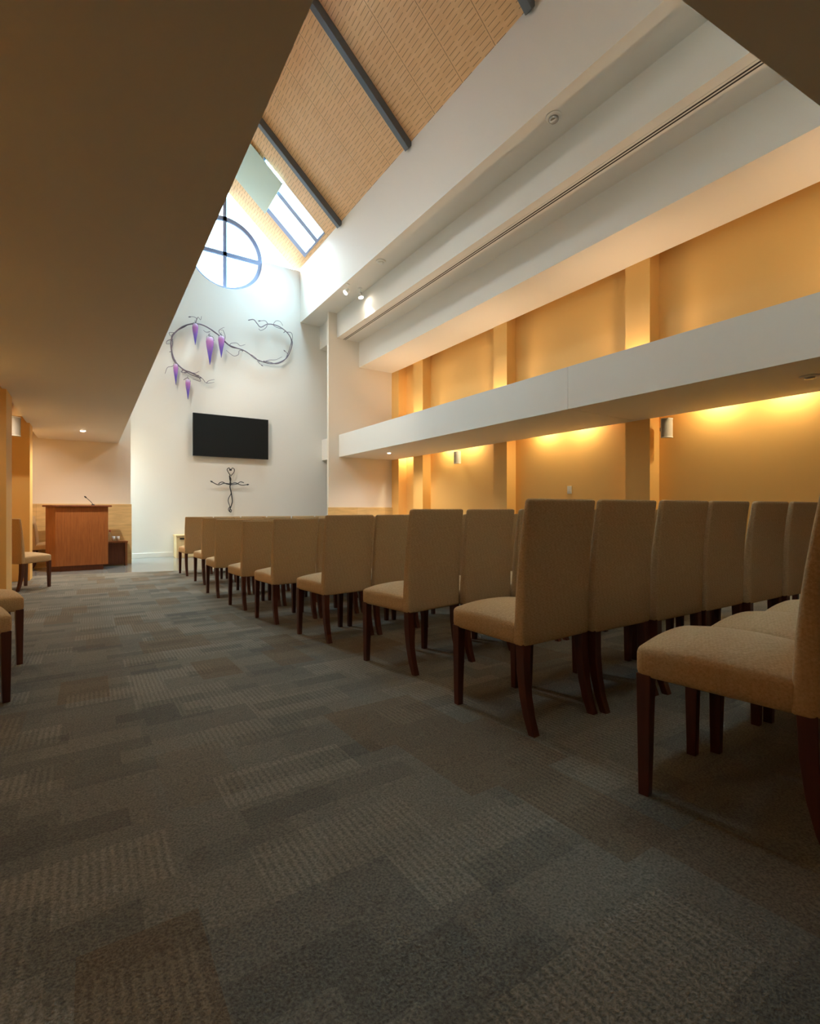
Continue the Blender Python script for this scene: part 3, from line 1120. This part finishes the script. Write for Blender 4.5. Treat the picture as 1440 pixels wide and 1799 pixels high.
# ------------------------------------------------------------ iron cross
CROSS = [
    [(3.13, 2.08), (3.07, 2.18), (3.05, 2.24), (3.10, 2.28), (3.14, 2.21), (3.18, 2.28), (3.23, 2.25), (3.22, 2.17), (3.14, 2.06)],
    [(3.11, 2.08), (3.12, 1.98), (3.14, 1.86), (3.12, 1.78), (3.15, 1.64), (3.17, 1.51), (3.18, 1.39), (3.15, 1.27), (3.12, 1.19), (3.12, 1.12)],
    [(3.14, 2.04), (3.15, 1.96), (3.12, 1.89), (3.13, 1.74), (3.15, 1.61), (3.09, 1.48), (3.08, 1.39), (3.12, 1.27), (3.13, 1.21)],
    [(2.67, 1.90), (2.78, 1.84), (2.86, 1.83), (2.97, 1.87), (3.13, 1.86), (3.26, 1.89), (3.36, 1.85), (3.44, 1.83), (3.57, 1.85)],
    [(2.83, 1.85), (2.88, 1.89), (2.94, 1.90), (3.02, 1.86), (3.13, 1.84), (3.29, 1.86), (3.39, 1.92), (3.48, 1.90)],
    [(3.12, 1.26), (3.08, 1.19), (3.10, 1.14), (3.14, 1.11), (3.16, 1.16), (3.13, 1.19)],
    [(3.10, 2.21), (3.13, 2.25), (3.16, 2.21)],
]

cx = thing('iron_cross', 'black wrought iron cross with a looped heart top and wavy arms below the television', 'cross', (3.13, YE - 0.022, 1.7))
CN = ['heart_loop', 'upright', 'vine', 'arm', 'arm', 'tail_curl', 'heart_loop']
for nm, p in zip(CN, CROSS):
    b = MB()
    y0 = YE - 0.08 + (0.014 if nm in ('vine',) else 0.0)
    r = {'upright': 0.016, 'arm': 0.011, 'vine': 0.010}.get(nm, 0.010)
    q = smooth([(x - 3.13, y0 - YE, z - 1.7) for x, z in p], 7)
    b.tube(q, r, r * (0.75 if nm == 'upright' else 0.9), 8)
    if nm == 'arm' and p[0][0] < 2.7:
        for e, d in ((q[0], q[0] - q[1]), (q[-1], q[-1] - q[-2])):
            m4 = d.normalized().to_track_quat('Z', 'Y').to_matrix().to_4x4()
            b.lathe([(0.004, -0.03), (0.018, -0.005), (0.02, 0.015), (0.005, 0.05)], 10, tuple(e), m4)
    b.build(nm, M['iron'], cx)
b = MB()
b.tube([(0, -0.08, 0.16), (0, 0, 0.16)], 0.01)
b.build('wall_pin', M['iron'], cx)

# ------------------------------------------------------------ lectern, microphone, low table
lt = thing('lectern', 'large reddish-brown wooden lectern with overhanging top, front left on the stone floor', 'lectern', (-0.18, 11.5, 0))
b = MB()
b.prism([(-0.36, 0.0), (0.493, 0.0), (0.493, 0.46), (-0.50, 0.46), (-0.52, 0.16)], 'z', 0.10, 1.235)
b.build('body', M['lectern'], lt, 0.004)
b = MB()
b.prism([(-0.29, 0.06), (0.41, 0.06), (0.41, 0.42), (-0.42, 0.42), (-0.44, 0.17)], 'z', 0.0, 0.10)
b.build('plinth', M['lectern_dark'], lt)
b = MB()
b.prism([(-0.40, -0.05), (0.555, -0.05), (0.555, 0.50), (-0.55, 0.50), (-0.57, 0.12)], 'z', 1.235, 1.268)
b.build('top', M['lectern_dark'], lt, 0.006)
mc = thing('microphone', 'thin black gooseneck microphone standing on the lectern top', 'microphone', (0.06, 11.66, 1.268))
b = MB(); b.lathe([(0.03, 0), (0.03, 0.012), (0.012, 0.022)], 16); b.build('base', M['black'], mc)
b = MB(); b.tube(smooth([(0, 0, 0.015), (-0.03, -0.01, 0.06), (-0.075, -0.03, 0.11), (-0.115, -0.05, 0.150)], 6), 0.0055); b.build('gooseneck', M['black'], mc)
b = MB()
b.lathe([(0.006, -0.02), (0.013, -0.012), (0.013, 0.022), (0.006, 0.03)], 12, (-0.122, -0.053, 0.156), Vector((-0.7, -0.3, 0.6)).to_track_quat('Z', 'Y').to_matrix().to_4x4())
b.build('capsule', M['black'], mc)

tb = thing('low_table', 'low reddish-brown wooden table with panel ends between lectern and dado', 'table', (0.40, 12.2, 0))
b = MB(); b.box(-0.40, 0.285, -0.17, 0.19, 0.485, 0.52); b.build('tabletop', M['lectern'], tb, 0.003)
b = MB(); b.box(0.235, 0.275, -0.16, 0.18, 0, 0.485); b.build('end_panel', M['lectern'], tb)
b = MB(); b.box(-0.39, -0.35, -0.16, 0.18, 0, 0.485); b.build('end_panel', M['lectern'], tb)
b = MB(); b.box(-0.35, 0.235, -0.08, -0.05, 0.02, 0.485); b.build('front_panel', M['lectern_dark'], tb)

bt = thing('water_bottle', 'small clear bottle with a red cap on the low wooden table', 'bottle', (0.362, 12.16, 0.52))
b = MB(); b.lathe([(0.030, 0.0), (0.032, 0.01), (0.032, 0.13), (0.026, 0.165), (0.013, 0.19), (0.013, 0.2)], 18); b.build('bottle_body', M['clear'], bt)
b = MB(); b.lathe([(0.016, 0.198), (0.016, 0.226), (0.014, 0.228)], 16); b.build('cap', M['red'], bt)
for dx, lab in ((0.425, 'small tumbler, whitened for its glints, on the low wooden table, next to the red-capped bottle'), (0.505, 'small tumbler, whitened for its glints, on the low wooden table, farther right')):
    t = MB()
    t.lathe([(0.026, 0.0), (0.034, 0.10), (0.031, 0.10), (0.024, 0.008)], 18)
    o = t.build('cup', M['plastic'])  # white plastic paints in the highlights of glass tumblers
    o.location = (dx, 12.13, 0.52)
    tag(o, lab, 'cup', 'tumblers on the low table')

# ------------------------------------------------------------ pale cabinet under the cross
cb = thing('cabinet', 'low pale wooden cabinet against the end wall behind the front chairs', 'cabinet', (1.77, 13.64, 0))
b = MB(); b.box(0.0, 1.5, -0.50, 0.0, 0.0, 0.525); b.build('body', M['pale'], cb, 0.003)
b = MB(); b.box(-0.015, 1.515, -0.52, 0.0, 0.525, 0.56); b.build('top', M['pale'], cb, 0.003)
for dx in (0.02, 0.765):
    b = MB(); b.box(dx, dx + 0.715, -0.512, -0.50, 0.03, 0.51); d = b.build('door', M['pale'], cb, 0.003)
    b = MB(); b.box(dx + 0.05, dx + 0.25, -0.522, -0.512, 0.455, 0.49); b.build('handle', M['black'], d)

# ------------------------------------------------------------ chairs
def interp(tab, z):
    for (z0, a), (z1, c) in zip(tab, tab[1:]):
        if z <= z1:
            t = max(0.0, (z - z0) / (z1 - z0))
            return a + (c - a) * t
    return tab[-1][1]


F_TAB = [(0.391, -0.178), (0.5, -0.184), (0.62, -0.192), (0.72, -0.202), (0.8, -0.212), (0.9, -0.227), (1.0, -0.244), (1.053, -0.253)]
R_TAB = [(0.391, -0.248), (0.5, -0.250), (0.62, -0.252), (0.72, -0.255), (0.8, -0.259), (0.9, -0.267), (1.0, -0.280), (1.053, -0.288)]


def make_chair():
    root = thing('chair', 'x', 'chair')
    hx, hy, hz = 0.2375, 0.228, 0.057

    def crown(q):
        u, v = q.x / hx, q.y / hy
        z = q.z
        if q.z > 0:
            z += (0.040 * max(0, 1 - u * u) * max(0, 1 - 0.7 * v * v) - 0.012 * (u * u + v * v) * 0.5) * (q.z / hz)
        return (q.x, q.y + 0.020, z + 0.391 + hz)
    b = MB(); b.rbox(hx, hy, hz, 0.026, crown, 10, 10, 3); b.build('seat', M['fabric'], root)

    bh = (1.053 - 0.391) / 2

    def lean(q):
        z = q.z + 0.391 + bh
        f, r = interp(F_TAB, z), interp(R_TAB, z)
        t = (q.y + 0.03) / 0.06
        return (q.x, r + (f - r) * t, z)
    b = MB(); b.rbox(0.2385, 0.03, bh, 0.018, lean, nx=4, ny=1, nz=16); b.build('backrest', M['fabric'], root)

    def bar(path, w0, w1):
        mb, vs = MB(), []
        n = len(path)
        for i, (x, y, z) in enumerate(path):
            w = w0 + (w1 - w0) * i / (n - 1)
            vs += [(x - w, y - w, z), (x + w, y - w, z), (x + w, y + w, z), (x - w, y + w, z)]
        fs = [(3, 2, 1, 0), tuple(4 * (n - 1) + k for k in range(4))]
        for i in range(n - 1):
            for k in range(4):
                k2 = (k + 1) % 4
                fs.append((4 * i + k, 4 * i + k2, 4 * i + 4 + k2, 4 * i + 4 + k))
        return mb.add(vs, fs)
    for sx in (-1, 1):
        bar([(sx * 0.210, 0.220, 0.405), (sx * 0.211, 0.221, 0.2), (sx * 0.212, 0.222, -0.012)], 0.024, 0.017).build('leg', M['leg'], root, 0.003)
        bar([(sx * 0.210, -0.219, 0.405), (sx * 0.210, -0.223, 0.28), (sx * 0.210, -0.236, 0.17), (sx * 0.210, -0.257, 0.08), (sx * 0.210, -0.288, 0.0)],
            0.024, 0.018).build('leg', M['leg'], root, 0.003)
    return root


CH = make_chair()
CH_KIDS = list(CH.children)
placed = [0]


def place_chair(x, y, deg, label, group=None):
    if placed[0] == 0:
        r = CH
    else:
        r = CH.copy()
        COL.objects.link(r)
        for ch in CH_KIDS:
            c = ch.copy()
            COL.objects.link(c)
            c.parent = r
    placed[0] += 1
    m = Matrix.Rotation(math.radians(deg), 3, 'Z')
    r.rotation_euler = m.to_euler()
    r.location = (x, y, floor_z(y))
    r['label'] = label
    if group:
        r['group'] = group
    return r


ORD = ['first', 'second', 'third', 'fourth', 'fifth', 'sixth', 'seventh', 'eighth', 'ninth']
# aisle chair of each row: x, y, turn, row direction, spacing, number of chairs
ROWS = [(1.833, 0.793, 8.1, 0.0, 0.50, 3), (1.837, 1.819, 2.0, -2.5, 0.489, 8), (1.877, 2.896, 9.0, 1.5, 0.500, 7), (1.808, 4.039, 7.6, 1.5, 0.495, 7),
        (1.730, 5.112, 6.0, 1.5, 0.495, 7), (1.704, 6.193, 6.1, 1.5, 0.495, 7), (1.638, 7.265, 4.1, 1.5, 0.495, 7), (1.701, 8.595, 5.6, 1.5, 0.495, 7), (1.643, 9.842, 4.9, 1.0, 0.495, 7)]
rr = random.Random(11)
for ri, (x, y, a, rd, sp, n) in enumerate(ROWS):
    rowname = ['nearest row', 'second nearest row', 'third nearest row', 'fourth nearest row', 'middle row', 'fourth row from the front', 'third row from the front', 'second row from the front', 'front row'][ri]
    for k in range(n):
        px = x + sp * k * math.cos(math.radians(rd))
        py = y + sp * k * math.sin(math.radians(rd)) + (rr.uniform(-0.012, 0.012) if k else 0)
        ak = a if k == 0 else (a * 0.5 + rd * 0.5 if ri != 1 else 0.0) + rr.uniform(-0.6, 0.6)
        where = 'beside the aisle' if k == 0 else '%s from the aisle' % ORD[k]
        place_chair(px, py, ak, 'beige high-backed upholstered chair, %s in the %s' % (where, rowname), 'beige chairs right of the aisle')


def place_by_foot(fx, fy, deg, label):
    a = math.radians(deg)
    ox, oy = 0.212, 0.222
    place_chair(fx - (ox * math.cos(a) - oy * math.sin(a)), fy - (ox * math.sin(a) + oy * math.cos(a)), deg, label, 'beige chairs along the left wall')


place_by_foot(-0.425, 4.55, -74, 'beige upholstered chair at the left edge of the photo, second nearest on the left')
place_by_foot(-0.392, 3.56, -74, 'beige upholstered chair cut by the left edge, nearest on the left')
place_by_foot(-0.52, 9.40, -43, 'beige upholstered chair alone on the left, turned to the aisle before the lectern')
place_by_foot(-0.46, 12.0, -92, 'beige upholstered chair half hidden behind the lectern at the left')
